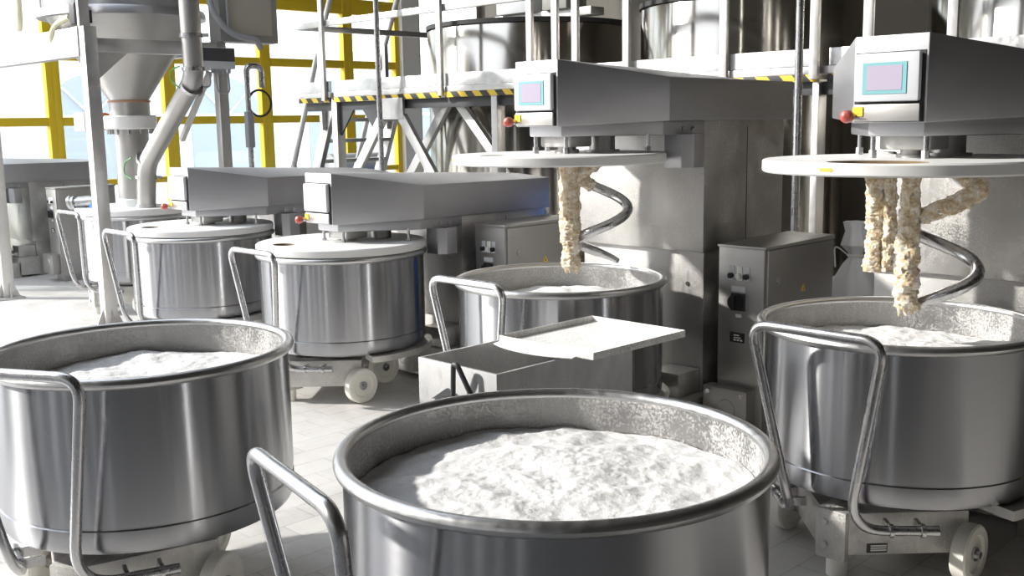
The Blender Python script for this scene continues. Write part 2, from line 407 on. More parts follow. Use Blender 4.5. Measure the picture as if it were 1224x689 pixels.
# ------------------------------------------------------------------ flour
def flour(label, c, z, mound, seed, rings=70, segs=200, rough=1.0, edge=None):
    b = MB(); vs = []
    R0 = .463; off = Vector((seed * 7.3, seed * 3.1, 0))
    def h(x, y, r):
        p = Vector((x, y, 0))
        e = noise.fractal(p * 3.5 + off, 1.0, 2.0, 4) * .020
        w = noise.noise(p * 2.0 + off + Vector((9, 4, 0))) * .5 + .5
        lump = noise.fractal(p * 16 + off, .9, 2.1, 5)
        e += lump * .0045 * (0.3 + w) * rough
        v = noise.noise(p * 45 + off); e += max(0, v - .1) * .0035 * rough * (.4 + w)
        return z + mound * (1 - (r / R0) ** 2) + e * (1 if r < R0 * .97 else .8)
    ctr = b.bm.verts.new((0, 0, h(0, 0, 0) - 0)); prev = None
    for i in range(1, rings + 1):
        r = R0 * i / rings
        ring = [b.bm.verts.new((r * math.cos(2 * PI * k / segs), r * math.sin(2 * PI * k / segs), h(r * math.cos(2 * PI * k / segs), r * math.sin(2 * PI * k / segs), r))) for k in range(segs)]
        for k in range(segs):
            if prev is None: f = b.bm.faces.new((ctr, ring[k], ring[(k + 1) % segs]))
            else: f = b.bm.faces.new((prev[k], ring[k], ring[(k + 1) % segs], prev[(k + 1) % segs]))
            f.smooth = True
        prev = ring
    # solid underside down to the bowl
    low = [b.bm.verts.new((v.co.x * .97, v.co.y * .97, .43)) for v in prev]
    for k in range(segs): b.bm.faces.new((prev[k], low[k], low[(k + 1) % segs], prev[(k + 1) % segs]))
    b.bm.faces.new(low[::-1])
    o = b.build('flour', 'flour', None, (c[0], c[1], 0), sharp=180)
    tag(o, label, 'flour', 'flour in the open bowls', 'stuff'); return o
flour('white flour heaped in the closest, central bowl', (-1.581, 1.677), .735, .022, 1, 110, 300)
flour('white flour in the big bowl at the left edge', (-3.341, 1.530), .715, .02, 2, 80, 220)
flour('lumpy white flour in the bowl under the right raised mixer', (-1.67, 3.583), .715, .02, 3, 70, 200, 1.5)
flour('white flour in the bowl under the middle raised mixer', (-3.33, 3.583), .715, .015, 4, 60, 180)

# ------------------------------------------------------------------ spiral mixers
def tri_label(parent, M4, s=.022):
    b = MB(); b.prism([(-s, -s * .8), (s, -s * .8), (0, s)], 0, .001, M4=M4); o = b.build('warning_sticker', 'yellow', parent)
    b = MB(); b.prism([(-s * .25, -s * .5), (s * .25, -s * .5), (.0, s * .35)], .001, .0016, M4=M4); b.build('warning_symbol', 'black', o)
    return o

def dough_tube(b, pts, rad, n=40, seed=0, amp=.35, mat=0):
    P0 = [Vector(p) for p in pts]; P = []; R2 = []
    for i in range(len(P0) - 1):
        m = max(1, int((P0[i + 1] - P0[i]).length / .0045))
        for k in range(m): P.append(P0[i].lerp(P0[i + 1], k / m)); R2.append(rad[i] + (rad[i + 1] - rad[i]) * k / m)
    P.append(P0[-1]); R2.append(rad[-1]); rad = R2
    N = len(P); rings = []; u = None
    for i, p in enumerate(P):
        d = (P[min(i + 1, N - 1)] - P[max(i - 1, 0)]).normalized()
        u = d.orthogonal().normalized() if u is None else (u - d * u.dot(d)).normalized(); w = d.cross(u); ring = []
        for k in range(n):
            e = u * math.cos(2 * PI * k / n) + w * math.sin(2 * PI * k / n)
            q = (p + e * .03) * 22 + Vector((seed * 5.1, seed, 0))
            r = rad[i] * (1 + amp * .55 * noise.fractal(q * 1.3, .7, 2.3, 5) + amp * .35 * max(0, noise.noise(q * .5))) + .006 * noise.fractal(q * 4.5, .7, 2.1, 3)
            ring.append(b.bm.verts.new(p + e * max(.006, r)))
        rings.append(ring)
    for i in range(N - 1):
        for k in range(n):
            f = b.bm.faces.new((rings[i][k], rings[i][(k + 1) % n], rings[i + 1][(k + 1) % n], rings[i + 1][k])); f.smooth = True; f.material_index = mat
    b.bm.faces.new(rings[0][::-1]); b.bm.faces.new(rings[-1])

def make_mixer(label, x, y, lift, tip=None, bigdough=1.0, hole=.07, seed=0):
    t = thing('spiral_mixer', label, 'mixer', (x, y, 0), 0, 'spiral mixers along the row')
    L = lift
    # fixed lower column and chassis
    b = MB(); b.box((-.425, .65, .0), (.355, 1.30, .40 + L), .008); bc = b.build('column_base', 'column', t)
    b = MB()
    for px in (-.30, .26):
        b.cyl((px, .651, .75), (px, .646, .75), .011, n=12)
    if lift > .3: b.build('screw_hole_shade', 'dark', bc)  # solid black discs paint the shade inside the holes
    else: b.bm.free()
    b = MB(); b.box((-.40, .44, .02), (.40, .66, .21), .006); b.box((-.16, .36, .05), (.16, .45, .19), .006)
    b.box((.16, .47, .21), (.34, .645, .33), .006)
    for s in (-1, 1): b.box((s * .36 - .04, .36, 0), (s * .36 + .04, .46, .16), .004)
    ch = b.build('chassis', 'dirty', t); tri_label(ch, Matrix.Translation((.36, .357, .10)) @ Matrix.Rotation(PI / 2, 4, 'X'), .028)
    # turntable that carries the docked bowl
    b = MB(); n = 64
    po = [(.515 * math.cos(a), .515 * math.sin(a)) for a in [math.radians(-19 + 218 * i / n) for i in range(n + 1)]]
    pi_ = [(.38 * math.cos(a), .38 * math.sin(a)) for a in [math.radians(-19 + 218 * i / n) for i in range(n + 1)]][::-1]
    b2 = po + pi_; b.prism(b2, .252, .286, 0); b.build('turntable_ring', 'dirty', t)
    # moving casing
    b = MB(); b.box((-.45, .62, .375 + L), (.372, 1.33, 1.02 + L), .006); cs = b.build('column_casing', 'column', t)
    b = MB(); b.box((.372, .985, .39 + L), (.3735, .989, .98 + L)); b.build('seam', 'dark_steel', cs)
    for zz in (.45, .62, .80, .93):
        pass
    # head
    f_, k_, e_ = -.145, .295, 1.35
    P = [(-.13, f_), (.13, f_), (.41, k_), (.41, e_), (-.45, e_), (-.45, k_)]
    zb = [.995, .995, 1.012, 1.008, 1.008, 1.012]; zt = [1.287, 1.287, 1.208, 1.202, 1.202, 1.208]
    v = [(p[0], p[1], z + L) for p, z in zip(P, zb)] + [(p[0], p[1], z + L) for p, z in zip(P, zt)] + [(-.13, e_, 1.222 + L), (.13, e_, 1.222 + L)]
    f = [(0, 1, 7, 6), (1, 2, 8, 7), (2, 3, 9, 8), (4, 5, 11, 10), (5, 0, 6, 11), (3, 4, 10, 12, 13, 9), (6, 7, 13, 12), (7, 8, 13), (8, 9, 13), (6, 12, 11), (11, 12, 10),
         (0, 5, 1), (5, 2, 1), (5, 4, 2), (4, 3, 2)]
    b = MB(); b.poly(v, f, .005); hd = b.build('head', 'sheet_dull', t, sharp=20)
    b = MB(); b.prism([(-.10, -.09), (.10, -.09), (.37, .30), (.37, .70), (-.37, .70), (-.37, .30)], .948 + L, 1.013 + L, .010); b.build('head_tray', 'sheet_dull', t)
    for k in (0, 1):
        b = MB(); b.cyl((.369, .45 + .07 * k, .975 + L), (.376, .45 + .07 * k, .975 + L), .011, n=10); b.build('bolt', 'tube', hd)
    # control panel on the front of the head
    b = MB(); b.box((-.118, -.172, 1.066 + L), (.112, -.146, 1.228 + L), .011); cp = b.build('control_panel', 'panel', t)
    if L > 0:
      b = MB(); b.box((-.085, -.1745, 1.092 + L), (.07, -.1715, 1.196 + L)); s1 = b.build('screen_border', 'teal', cp)
      b = MB(); b.box((-.070, -.1757, 1.104 + L), (.055, -.1744, 1.186 + L)); b.build('screen', 'screen', cp)
    b = MB(); b.box((-.122, -.160, 1.000 + L), (.112, -.146, 1.058 + L), .004); fl = b.build('front_flap', 'sheet', t)
    b = MB(); b.box((-.125, -.147, .998 + L), (.122, -.1445, 1.232 + L)); b.build('panel_gap_shade', 'dark', t)  # black sheet behind the panel, painting the shade of its gap
    b = MB(); b.box((-.124, -.163, 1.018 + L), (-.086, -.1595, 1.05 + L)); eb = b.build('emergency_stop', 'yellow', t)
    b = MB(); ex, ez = -.122, 1.018 + L
    b.cyl((ex, -.160, ez), (ex, -.190, ez), .012, n=16)
    kb = MB(); kb.lathe([(0.001, 0), (.017, 0), (.021, .006), (.0225, .02), (.019, .034), (.008, .041), (.001, .042)], 24)
    kb.bm.transform(Matrix.Translation((ex, -.186, ez)) @ Matrix.Rotation(PI / 2, 4, 'X')); kb.build('button', 'red', eb)
    b.build('button_stem', 'tube', eb)
    # white bowl cover with its inspection hole
    b = MB(); n = 96; Rc, Rh = .492, hole; hx, hy = (.07, -.36) if hole > .1 else (-.10, -.33)
    zl = 0 if L > 0 else .014
    z0, z1 = .828 + L + zl, .872 + L + zl
    rings = []
    def circ(r, z, cx=0, cy=0, ph=0, sx=1.0): return [b.bm.verts.new((cx + sx * r * math.cos(2 * PI * i / n + ph), cy + r * math.sin(2 * PI * i / n + ph), z)) for i in range(n)]
    cvr = [circ(Rc - .006, z0), circ(Rc, z0 + .006), circ(Rc, z1 - .006), circ(Rc - .006, z1)]
    sx = 1.45 if hole > .1 else 1.3
    ht, hb = circ(Rh, z1, hx, hy, 0, sx), circ(Rh, z0, hx, hy, 0, sx)
    for a, c_ in zip(cvr[:-1], cvr[1:]):
        for i in range(n): b.bm.faces.new((a[i], a[(i + 1) % n], c_[(i + 1) % n], c_[i])).smooth = True
    for i in range(n): fc = b.bm.faces.new((hb[i], hb[(i + 1) % n], ht[(i + 1) % n], ht[i])); fc.smooth = True; fc.material_index = 1
    # annular top and bottom, bridged on matching angles
    for o_, h_ in ((cvr[-1], ht), (cvr[0], hb)):
        for i in range(n): b.bm.faces.new((o_[i], o_[(i + 1) % n], h_[(i + 1) % n], h_[i]))
    cv = b.build('bowl_cover', ['white_plastic', 'hole'], t)
    # orange arrow on the edge of the cover
    b = MB(); a0 = math.radians(-97 if x > -2 else -128)
    for (d0, d1, zz0, zz1) in ((0, 4.6, .008, .018),):
        q = [(Rc + .0012) * Vector((math.cos(a0 + math.radians(d)), math.sin(a0 + math.radians(d)), 0)) for d in (d0, d1, d1 + 1.2)]
        zc = (z0 + z1) / 2
        b._add([q[0] + Vector((0, 0, zc - .006)), q[1] + Vector((0, 0, zc - .006)), q[1] + Vector((0, 0, zc + .006)), q[0] + Vector((0, 0, zc + .006)),
                q[1] + Vector((0, 0, zc - .009)), q[2] + Vector((0, 0, zc)), q[1] + Vector((0, 0, zc + .009))], [(0, 1, 2, 3), (4, 5, 6)])
    b.build('arrow_mark', 'orange', cv)
    # fittings between head and cover
    for (px, py, rr) in ((.03, .27, .062), (-.005, .06, .042)):
        b = MB(); b.cyl((px, py, .868 + L), (px, py, .95 + L), rr, n=28); b.cyl((px, py, .868 + L), (px, py, .882 + L), rr * 1.35, n=28); b.build('drive_boss', 'sheet', t)
    b = MB(); b.box((-.09, -.03, .90 + L), (.10, .12, .952 + L), .012); b.build('bearing_block', 'dirty', t)
    for (px, py) in ((-.10, -.05), (.09, -.05), (.33, .24), (-.30, .24)):
        b = MB(); b.cyl((px, py, .868 + L), (px, py, .96 + L), .009, n=12); b.cyl((px, py, .872 + L), (px, py, .90 + L), .014, n=6); b.build('support_rod', 'tube', t)
    b = MB(); b.prism([(.30, .40), (.40, .40), (.44, .44), (.44, .52), (.30, .52)], .795 + L, .952 + L, .004); b.build('side_bracket', 'sheet_dull', t)
    if tip is not None:
        cx, cy = .03, .27; r0 = .122; turns = 1.55
        ztop, zend = 1.385, .872
        pts = []; rad = []; N = 110
        for i in range(N + 1):
            u = i / N; a = math.radians(tip) + 2 * PI * turns * (1 - u)      # clockwise going down
            rr = r0 * min(1, .35 + u * 4.2)
            pts.append((cx + rr * math.cos(a), cy + rr * math.sin(a), ztop + (zend - ztop) * (u ** .92)))
            rad.append(.0245 * (1 if u < .9 else (1 - .45 * (u - .9) / .1)))
        pts = [(cx, cy, 1.50)] + pts; rad = [.03] + rad
        b = MB(); b.tube(pts, .024, 18, rad=rad); sp = b.build('spiral_hook', 'tube', t)
        b = MB(); k = int(N * (.36 if bigdough > 1.2 else .27)); dough_tube(b, pts[2:k], [.031 * (1.25 - .35 * i / k) for i in range(k - 2)], seed=seed + 1, amp=.5); b.build('stuck_dough', 'dough', sp)
        # breaker bar
        bx, by = -.03, .11; M1 = 34
        b = MB(); b.tube([(bx, by, 1.42), (bx, by, .875)], .022, 20); bb = b.build('breaker_bar', 'sheet', t)
        b = MB(); pp = [(bx + .004 * math.sin(i), by, 1.345 - (1.345 - .862) * i / M1) for i in range(M1 + 1)]
        dough_tube(b, pp, [.030 + .014 * (i / M1) for i in range(M1 + 1)], seed=seed + 2, amp=.45)
        for k in range(6):
            a = 2 * PI * k / 6; l = .03 + .03 * random.random()
            p0 = Vector((bx + .022 * math.cos(a), by + .022 * math.sin(a), .875)); b.cyl(p0, p0 + Vector((.006 * math.cos(a), .006 * math.sin(a), -l)), .013, .003, 8)
        b.build('stuck_dough', 'dough', bb)
        bx, by = -.262, .37
        b = MB(); b.box((bx - .045, by - .016, .955), (bx + .045, by + .016, 1.42), .006); sb = b.build('scraper', 'sheet', t)
        b = MB(); pp = [(bx - .022, by - .012, 1.38 - (1.38 - .945) * i / 24) for i in range(25)]
        dough_tube(b, pp, [.034 for i in range(25)], seed=seed + 3, amp=.55); dough_tube(b, [(bx + .036 + .003 * math.sin(i), by - .010, 1.38 - (1.38 - .95) * i / 24) for i in range(25)], [.023] * 25, seed=seed + 5, amp=.8); b.build('stuck_dough', 'dough', sb)
    return t
RAISE = .54
make_mixer('raised mixer cut by the right edge, lilac display on its front', -1.67, 3.583, RAISE, tip=-112, bigdough=1.5, hole=.115, seed=3)
make_mixer('raised mixer in the middle, pale display, head above the open tub', -3.33, 3.583, RAISE, tip=92, hole=.05, seed=8)
make_mixer('lowered mixer left of the middle raised one, its lid on the bowl', -5.08, 3.583, 0, hole=.055)
make_mixer('lowered mixer just right of the hopper, second in the row', -6.75, 3.583, 0, hole=.055)
make_mixer('farthest mixer at the left edge, with warning triangle near floor', -12.0, 3.583, 0, hole=.055)

# ------------------------------------------------------------------ control cabinets
def cabinet(label, x, y):
    t = thing('control_cabinet', label, 'control cabinet', (x, y, 0), 0, 'control cabinets beside the mixers')
    b = MB(); b.box((0, 0, .06), (.25, .62, .955), .006); b.box((.03, .03, 0), (.22, .59, .06)); b.build('body', 'sheet', t)
    b = MB(); b.poly([(-.004, -.006, .955), (.262, -.006, .955), (.262, .626, .955), (-.004, .626, .955), (-.004, -.006, .966), (.262, -.006, .966), (.262, .626, .975), (-.004, .626, .975)],
                     [(0, 3, 2, 1), (4, 5, 6, 7), (0, 1, 5, 4), (1, 2, 6, 5), (2, 3, 7, 6), (3, 0, 4, 7)], .002); b.build('top_cover', 'sheet', t)
    b = MB(); b.box((.25, .018, .075), (.263, .617, .95), .004); d = b.build('door', 'sheet', t)
    b = MB(); b.cyl((.262, .10, .80), (.268, .10, .80), .014, n=16); b.build('lock', 'tube', d)
    tri_label(d, Matrix.Translation((.2635, .33, .74)) @ Matrix.Rotation(PI / 2, 4, 'Z') @ Matrix.Rotation(PI / 2, 4, 'X'), .02)
    for i, px in enumerate((.075, .118, .160)):
        b = MB(); b.box((px - .015, -.003, .80), (px + .015, .0, .868), .001); pl = b.build('button_plate', 'white_label' if i == 1 else 'panel', t)
        b = MB(); b.cyl((px, -.002, .822), (px, -.02, .822), .0135, n=18)
        if i != 1: b.bar((px, -.02, .810), (px, -.02, .834), .006, .016)
        b.build('button', 'white_label' if i == 1 else 'black', pl)
    b = MB(); b.box((.075, -.002, .745), (.15, .0, .772)); b.build('switch_label', 'panel', t)
    b = MB(); b.box((.075, -.006, .655), (.152, .0, .738), .002); rs = b.build('rotary_switch', 'black', t)
    b = MB(); b.cyl((.105, -.006, .695), (.105, -.024, .695), .038, n=28); b.bar((.105, -.03, .66), (.105, -.03, .73), .014, .016); b.build('switch_knob', 'black', rs)
    b = MB(); b.box((.10, -.002, .622), (.132, .0, .638)); b.build('small_label', 'white_label', t)
    b = MB(); b.box((.07, -.002, .50), (.15, .0, .548)); npl = b.build('name_plate', 'black', t)
    b = MB()
    for px, pz, w, h in ((.092, .532, .03, .006), (.092, .521, .04, .005), (.092, .508, .012, .008), (.11, .508, .012, .008), (.128, .508, .012, .008)): b.box((px, -.003, pz), (px + w, -.002, pz + h))
    b.build('name_plate_mark', 'white_label', npl)
    b = MB(); b.box((-.03, -.075, .08), (.215, .0, .285), .005); cb = b.build('cable_box', 'sheet', t)
    b = MB(); b.cyl((.105, -.075, .185), (.105, -.082, .185), .05, .046, 32); b.build('round_cover', 'sheet', cb)
    for px in (.0, .185):
        b = MB(); b.cyl((px, -.075, .26), (px, -.081, .26), .011, n=12); b.build('screw', 'tube', cb)
    return t
cabinet('steel control cabinet right of the middle raised mixer, rotary switch in full view', -2.865, 4.2)
cabinet('steel control cabinet behind the middle bowl, left of its handle top and dough', -4.59, 4.2)
cabinet('steel control cabinet beside the farthest mixer at the left', -11.16, 4.2)

# ------------------------------------------------------------------ open tub and its tray lid
tb = thing('steel_tub', 'open rectangular steel tub behind the closest bowl, lever on its end', 'tub', (-2.62, 2.645, 0))
X0, X1, Y0, Y1, ZT, ZB = -.20, .20, -.35, .35, .745, .40
def openbox(b, x0, x1, y0, y1, z0, z1, th=.012, taper=0):
    o = [(x0, y0), (x1, y0), (x1, y1), (x0, y1)]; i = [(x0 + th, y0 + th), (x1 - th, y0 + th), (x1 - th, y1 - th), (x0 + th, y1 - th)]
    v = [(*p, z0) for p in o] + [(*p, z1) for p in o] + [(*p, z1) for p in i] + [(*p, z0 + th) for p in i]
    f = [(3, 2, 1, 0)] + [(k, (k + 1) % 4, 4 + (k + 1) % 4, 4 + k) for k in range(4)] + [(4 + k, 4 + (k + 1) % 4, 8 + (k + 1) % 4, 8 + k) for k in range(4)] + [(8 + k, 8 + (k + 1) % 4, 12 + (k + 1) % 4, 12 + k) for k in range(4)] + [(12, 13, 14, 15)]
    b.poly(v, f, .002)
b = MB(); openbox(b, X0, X1, Y0, Y1, ZB, ZT); b.build('body', 'tub', tb)
b = MB(); b.tube(fillet([(-.01, Y0 - .012, .52), (.045, Y0 - .05, .765), (.065, Y0 - .05, .765), (.115, Y0 - .012, .62)], .02), .009, 10); b.build('lever', 'dark_steel', tb)
b = MB(); b.prism([(-.06, .0), (.07, .035), (.02, .05)], 0, .01, M4=Matrix.Translation((-.06, Y0 - .002, .61)) @ Matrix.Rotation(PI / 2, 4, 'X')); b.build('latch', 'dark_steel', tb)
for sx in (-1, 1):
    for sy in (-1, 1):
        b = MB(); cx, cy = sx * .165, sy * .31; b.box((cx - .03, cy - .03, .08), (cx + .03, cy + .03, ZB), .003); lg = b.build('leg', 'frame', tb)
        b = MB(); b.cyl((cx - .015, cy, .04), (cx + .015, cy, .04), .04, n=24); b.bar((cx, cy, .04), (cx, cy, .09), .04, .03); b.build('caster', 'nylon', lg)
tl = thing('tray_lid', 'bent steel tray lid dusted with flour, lying across the open tub', 'tray', (-2.52, 2.74, .757))
tl.rotation_euler = (math.radians(0), math.radians(0), math.radians(0))
b = MB()
openbox(b, -.225, .235, -.12, .40, 0, .026, .004); b.build('tray', 'dusted', tl)
b = MB(); n = 12
v = []; 
for i in range(n + 1):
    u = i / n; xx = -.222 + .38 * u; w = .07 * math.sin(PI * (u * .8 + .12)) ** .8
    v += [(xx, -.12, .004), (xx, -.12 - w, .001), (xx, -.12 - w, -.0025), (xx, -.12, .0005)]
f = []
for i in range(n):
    a = i * 4
    for k in range(4): f.append((a + k, a + (k + 1) % 4, a + 4 + (k + 1) % 4, a + 4 + k))
f += [(0, 1, 2, 3), (n * 4 + 3, n * 4 + 2, n * 4 + 1, n * 4)]
b.poly(v, f); b.build('flange', 'dusted', tl)

# ------------------------------------------------------------------ hopper frame, hopper and pipe
hf = thing('hopper_frame', 'tall square steel frame carrying the grey hopper at left', 'steel frame', (-8.1, 3.46, 0))
def post(px, py, z1, w=.1, gus=True):
    b = MB(); b.box((px - w / 2, py - w / 2, .012), (px + w / 2, py + w / 2, z1), .004); p = b.build('post', 'frame', hf)
    b = MB(); b.box((px - .12, py - .12, 0), (px + .12, py + .12, .014), .002)
    for s in (-1, 1):
        b.poly([(px - .005, py + s * .05, .014), (px + .005, py + s * .05, .014), (px + .005, py + s * .11, .014), (px - .005, py + s * .11, .014), (px - .005, py + s * .05, .15), (px + .005, py + s * .05, .15)], [(0, 1, 2, 3), (0, 4, 5, 1), (3, 2, 5, 4), (0, 3, 4), (1, 5, 2)])
        b.poly([(px + s * .05, py - .005, .014), (px + s * .05, py + .005, .014), (px + s * .11, py + .005, .014), (px + s * .11, py - .005, .014), (px + s * .05, py - .005, .15), (px + s * .05, py + .005, .15)], [(0, 1, 2, 3), (0, 4, 5, 1), (3, 2, 5, 4), (0, 3, 4), (1, 5, 2)])
    b.build('foot_plate', 'frame', p); return p
post(0, 0, 2.33); post(0, 1.10, 2.255, .085); post(-2.15, -.03, 2.33)
b = MB(); b.box((-.052, -.052, 2.33), (-.012, .03, 2.62), .003); b.build('upper_post', 'frame', hf)
b = MB(); b.box((-.04, .05, 2.14), (.04, 1.06, 2.245), .004); b.build('crossbeam', 'frame', hf)
b = MB(); b.box((-2.4, -.06, 2.11), (-.05, .04, 2.33), .004); b.build('crossbeam', 'frame', hf)
b = MB(); b.box((-2.15, 1.05, 2.16), (-.04, 1.14, 2.26), .004); b.build('crossbeam', 'frame', hf)
b = MB(); b.poly([(-.01, .05, 2.14), (.01, .05, 2.14), (.01, .30, 2.14), (-.01, .30, 2.14), (-.01, .05, 1.93), (.01, .05, 1.93)], [(0, 1, 2, 3), (0, 4, 5, 1), (3, 2, 5, 4), (0, 3, 4), (1, 5, 2)]); b.build('gusset', 'frame', hf)
b = MB(); b.bar((-.0, 1.0, 2.0), (-.55, 1.0, 1.45), .04, .04); b.build('stay', 'frame', hf)

hp = thing('flour_hopper', 'grey steel cone hopper on the frame above a bowl', 'hopper', (-8.75, 4.05, 0))
b = MB(); b.lathe([(.165, 1.78), (.165, 1.80), (.60, 2.46), (.62, 2.47)], 64); b.build('cone', 'sheet', hp)
b = MB(); b.lathe([(.60, 2.455), (.67, 2.455), (.67, 2.50), (.66, 2.52), (.62, 2.52), (.62, 3.3), (.5, 3.35), (.001, 3.35)], 64); b.build('drum', 'sheet_dull', hp)
b = MB(); b.lathe([(.167, 1.775), (.175, 1.775), (.175, 1.79), (.167, 1.79)], 48); b.build('gasket', plain('copper_band', (.5, .25, .14), .5), hp)
b = MB(); b.lathe([(.155, 1.66), (.165, 1.665), (.165, 1.775), (.165, 1.78)], 48); b.build('collar', 'sheet', hp)
b = MB(); b.lathe([(.12, 1.55), (.205, 1.55), (.215, 1.56), (.215, 1.655), (.205, 1.665), (.12, 1.665)], 48); fl_ = b.build('flange', 'white_plastic', hp)
for k in range(12):
    a = 2 * PI * k / 12; b = MB(); b.cyl((.185 * math.cos(a), .185 * math.sin(a), 1.51), (.185 * math.cos(a), .185 * math.sin(a), 1.552), .012, n=8); b.build('bolt', 'tube', fl_)
b = MB(); b.lathe([(.14, .96), (.14, 1.56)], 48); b.build('outlet_tube', 'sheet', hp)
b = MB(); b.lathe([(.15, .885), (.155, .89), (.155, .955), (.14, .965)], 48); b.build('outlet_collar', plain('clear_sleeve', (.7, .72, .72), .2), hp)
b = MB(); b.lathe([(.001, .84), (.49, .84), (.50, .848), (.50, .885), (.49, .895), (.001, .895)], 64); b.build('bowl_lid', 'white_plastic', hp)
va = Vector((-.40, -.10, 1.62))
b = MB(); b.cyl(va + Vector((.40 - .2, .0, 0)), va + Vector((-.0, 0, 0)), .025, n=16); ac = b.build('valve_actuator', 'dark_steel', hp)
b = MB(); b.lathe([(.03, 0), (.075, .0), (.03, .10)], 24); b.bm.transform(Matrix.Translation(va + Vector((.12, 0, 0))) @ Matrix.Rotation(-PI / 2, 4, 'Y')); b.build('orange_coupling', 'actuator_orange', ac)
b = MB(); b.box(va + Vector((-.16, -.05, -.06)), va + Vector((.02, .05, .05)), .012); b.build('gearbox', 'black', ac)
b = MB(); b.box(va + Vector((-.38, -.07, -.085)), va + Vector((-.15, .07, .085)), .02); b.build('motor_housing', 'white_plastic', ac)
b = MB(); b.cyl(va + Vector((-.2, 0, .085)), va + Vector((-.02, 0, .10)), .03, n=14); b.build('plug', 'dark_steel', ac)
b = MB(); b.box((-.13, -.36, .895), (-.06, -.30, .925), .003); b.build('clamp_block', 'blue', hp)
for px in (-.30, -.38):
    b = MB(); b.cyl((px, -.42, .93), (px + .16, -.30, .95), .045, n=18); b.cyl((px, -.42, .93), (px + .02, -.405, .935), .06, n=18); b.build('inlet_fitting', 'tube', hp)
b = MB(); b.tube(fillet([(.05, -.62, 2.22), (.12, -.66, 2.30), (.20, -.64, 2.38), (.36, -.60, 2.42)], .08), .022, 10); b.build('hose', 'hose', hp)
b = MB(); b.tube(fillet([(-.42, -.70, 2.38), (-.25, -.75, 2.45), (-.32, -.72, 2.85), (-.5, -.6, 3.1)], .15), .025, 10); b.build('hose', 'hose', hp)
b = MB(); b.box((.40, -.62, 2.36), (.50, -.50, 2.52), .015); b.cyl((.45, -.56, 2.5), (.45, -.56, 2.62), .03, n=14); b.box((.48, -.60, 2.36), (.60, -.52, 2.46), .01, 1); b.build('solenoid_valve', ['dark_steel', 'black'], hp)
b = MB(); b.poly([(-.75, -.45, 2.5), (-.60, -.45, 2.5), (-.60, -.45, 2.95), (-.68, -.45, 2.95), (-.75, -.43, 2.5), (-.60, -.43, 2.5), (-.60, -.43, 2.95), (-.68, -.43, 2.95)], [(0, 1, 2, 3), (7, 6, 5, 4), (0, 4, 5, 1), (1, 5, 6, 2), (2, 6, 7, 3), (3, 7, 4, 0)]); b.build('side_plate', 'sheet_dull', hp)

pp_ = thing('transfer_pipe', 'bent grey steel pipe running down from above into the hopper lid', 'pipe', (-8.50, 4.02, .896))
b = MB(); b.tube(fillet([(.985, -.02, 1.9), (1.0, -.02, 1.03), (.10, -.02, .36), (0, 0, 0)], .10), .076, 24); b.build('pipe', 'sheet', pp_)
for p, d in (((.994, -.02, 1.35), (0, 0, 1)), ((1.0, -.02, 1.10), (0, 0, 1)), ((.95, -.02, .97), (.8, 0, .6)), ((.11, -.02, .40), (.8, 0, .6)), ((.05, -.01, .26), (.1, 0, 1)), ((0, 0, .015), (0, 0, 1))):
    d = Vector(d).normalized(); p = Vector(p); b = MB(); b.cyl(p - d * .014, p + d * .014, .088, n=28); u = d.orthogonal().normalized(); b.bar(p + u * .08, p + u * .13, .03, .025); b.build('pipe_clamp', 'tube', pp_)
b = MB(); b.tube(fillet([(.02, -.11, .42), (-.08, -.13, .38), (-.10, -.13, .28), (.0, -.11, .24)], .05), .006, 8); b.build('earth_wire', 'green_wire', pp_)
b = MB(); b.tube(fillet([(.95, -.11, 1.12), (.85, -.13, 1.10), (.83, -.13, 1.02), (.93, -.11, .96)], .05), .006, 8); b.build('earth_wire', 'green_wire', pp_)

jb = thing('junction_box', 'small grey junction box with cables on the hopper frame crossbeam', 'junction box', (-8.03, 4.45, 2.03))
b = MB(); b.box((0, -.20, 0), (.08, .17, .17), .006); b.build('body', 'panel', jb)
b = MB(); b.box((.08, -.15, .06), (.085, .165, .165), .002); b.build('dark_cover', 'dark_steel', jb)
for k in range(6):
    b = MB(); b.cyl((.04, -.12 + .05 * k, -.035), (.04, -.12 + .05 * k, 0), .014, n=10); b.build('cable_gland', 'cable', jb)
for ky, d in ((-.13, .22), (-.05, .15), (.12, .20)):
    b = MB(); b.tube(fillet([(.04, ky, -.03), (.05, ky, -d), (.05, ky - .11, -d), (.04, ky - .12, .02)], .06), .008, 8); b.build('cable', 'cable', jb)
sc_ = thing('switch_cabinet', 'beige fronted switch cabinet high on the hopper frame, top cut off', 'switch cabinet', (-8.1, 4.60, 2.26))
b = MB(); b.box((-.12, -.05, 0), (.06, .50, .75), .004); b.build('body', 'grey_box', sc_)
b = MB(); b.box((.06, .02, .06), (.07, .44, .75), .003); b.build('door', plain('beige_door', (.46, .43, .36), .5), sc_)
b = MB(); b.tube(fillet([(.10, -.16, .8), (.10, -.16, .25), (.10, .02, .05), (.12, .25, .02), (.1, .30, -.05)], .12), .026, 12); b.build('conduit', 'cable', sc_)
b = MB(); b.tube([(.10, .0, .8), (.10, .0, .10)], .012, 10); b.build('conduit', 'cable', sc_)
cw = thing('cable_conduit', 'thin vertical conduit with looped dark cable beside the rear hopper post', 'conduit', (-7.95, 4.72, 0))
b = MB(); b.tube([(0, 0, 0), (0, 0, 1.95)], .022, 12); b.build('pipe', 'tube', cw)
b = MB(); b.box((-.03, -.03, 1.38), (.03, .03, 1.68), .006); b.build('inline_box', 'cable', cw)
lp = [(.0 + .0, .06 + .11 * math.sin(2 * PI * i / 20) + .05, 1.75 + .11 * math.cos(2 * PI * i / 20)) for i in range(21)]
b = MB(); b.tube(lp, .010, 8); b.build('cable_loop', 'rubber', cw)
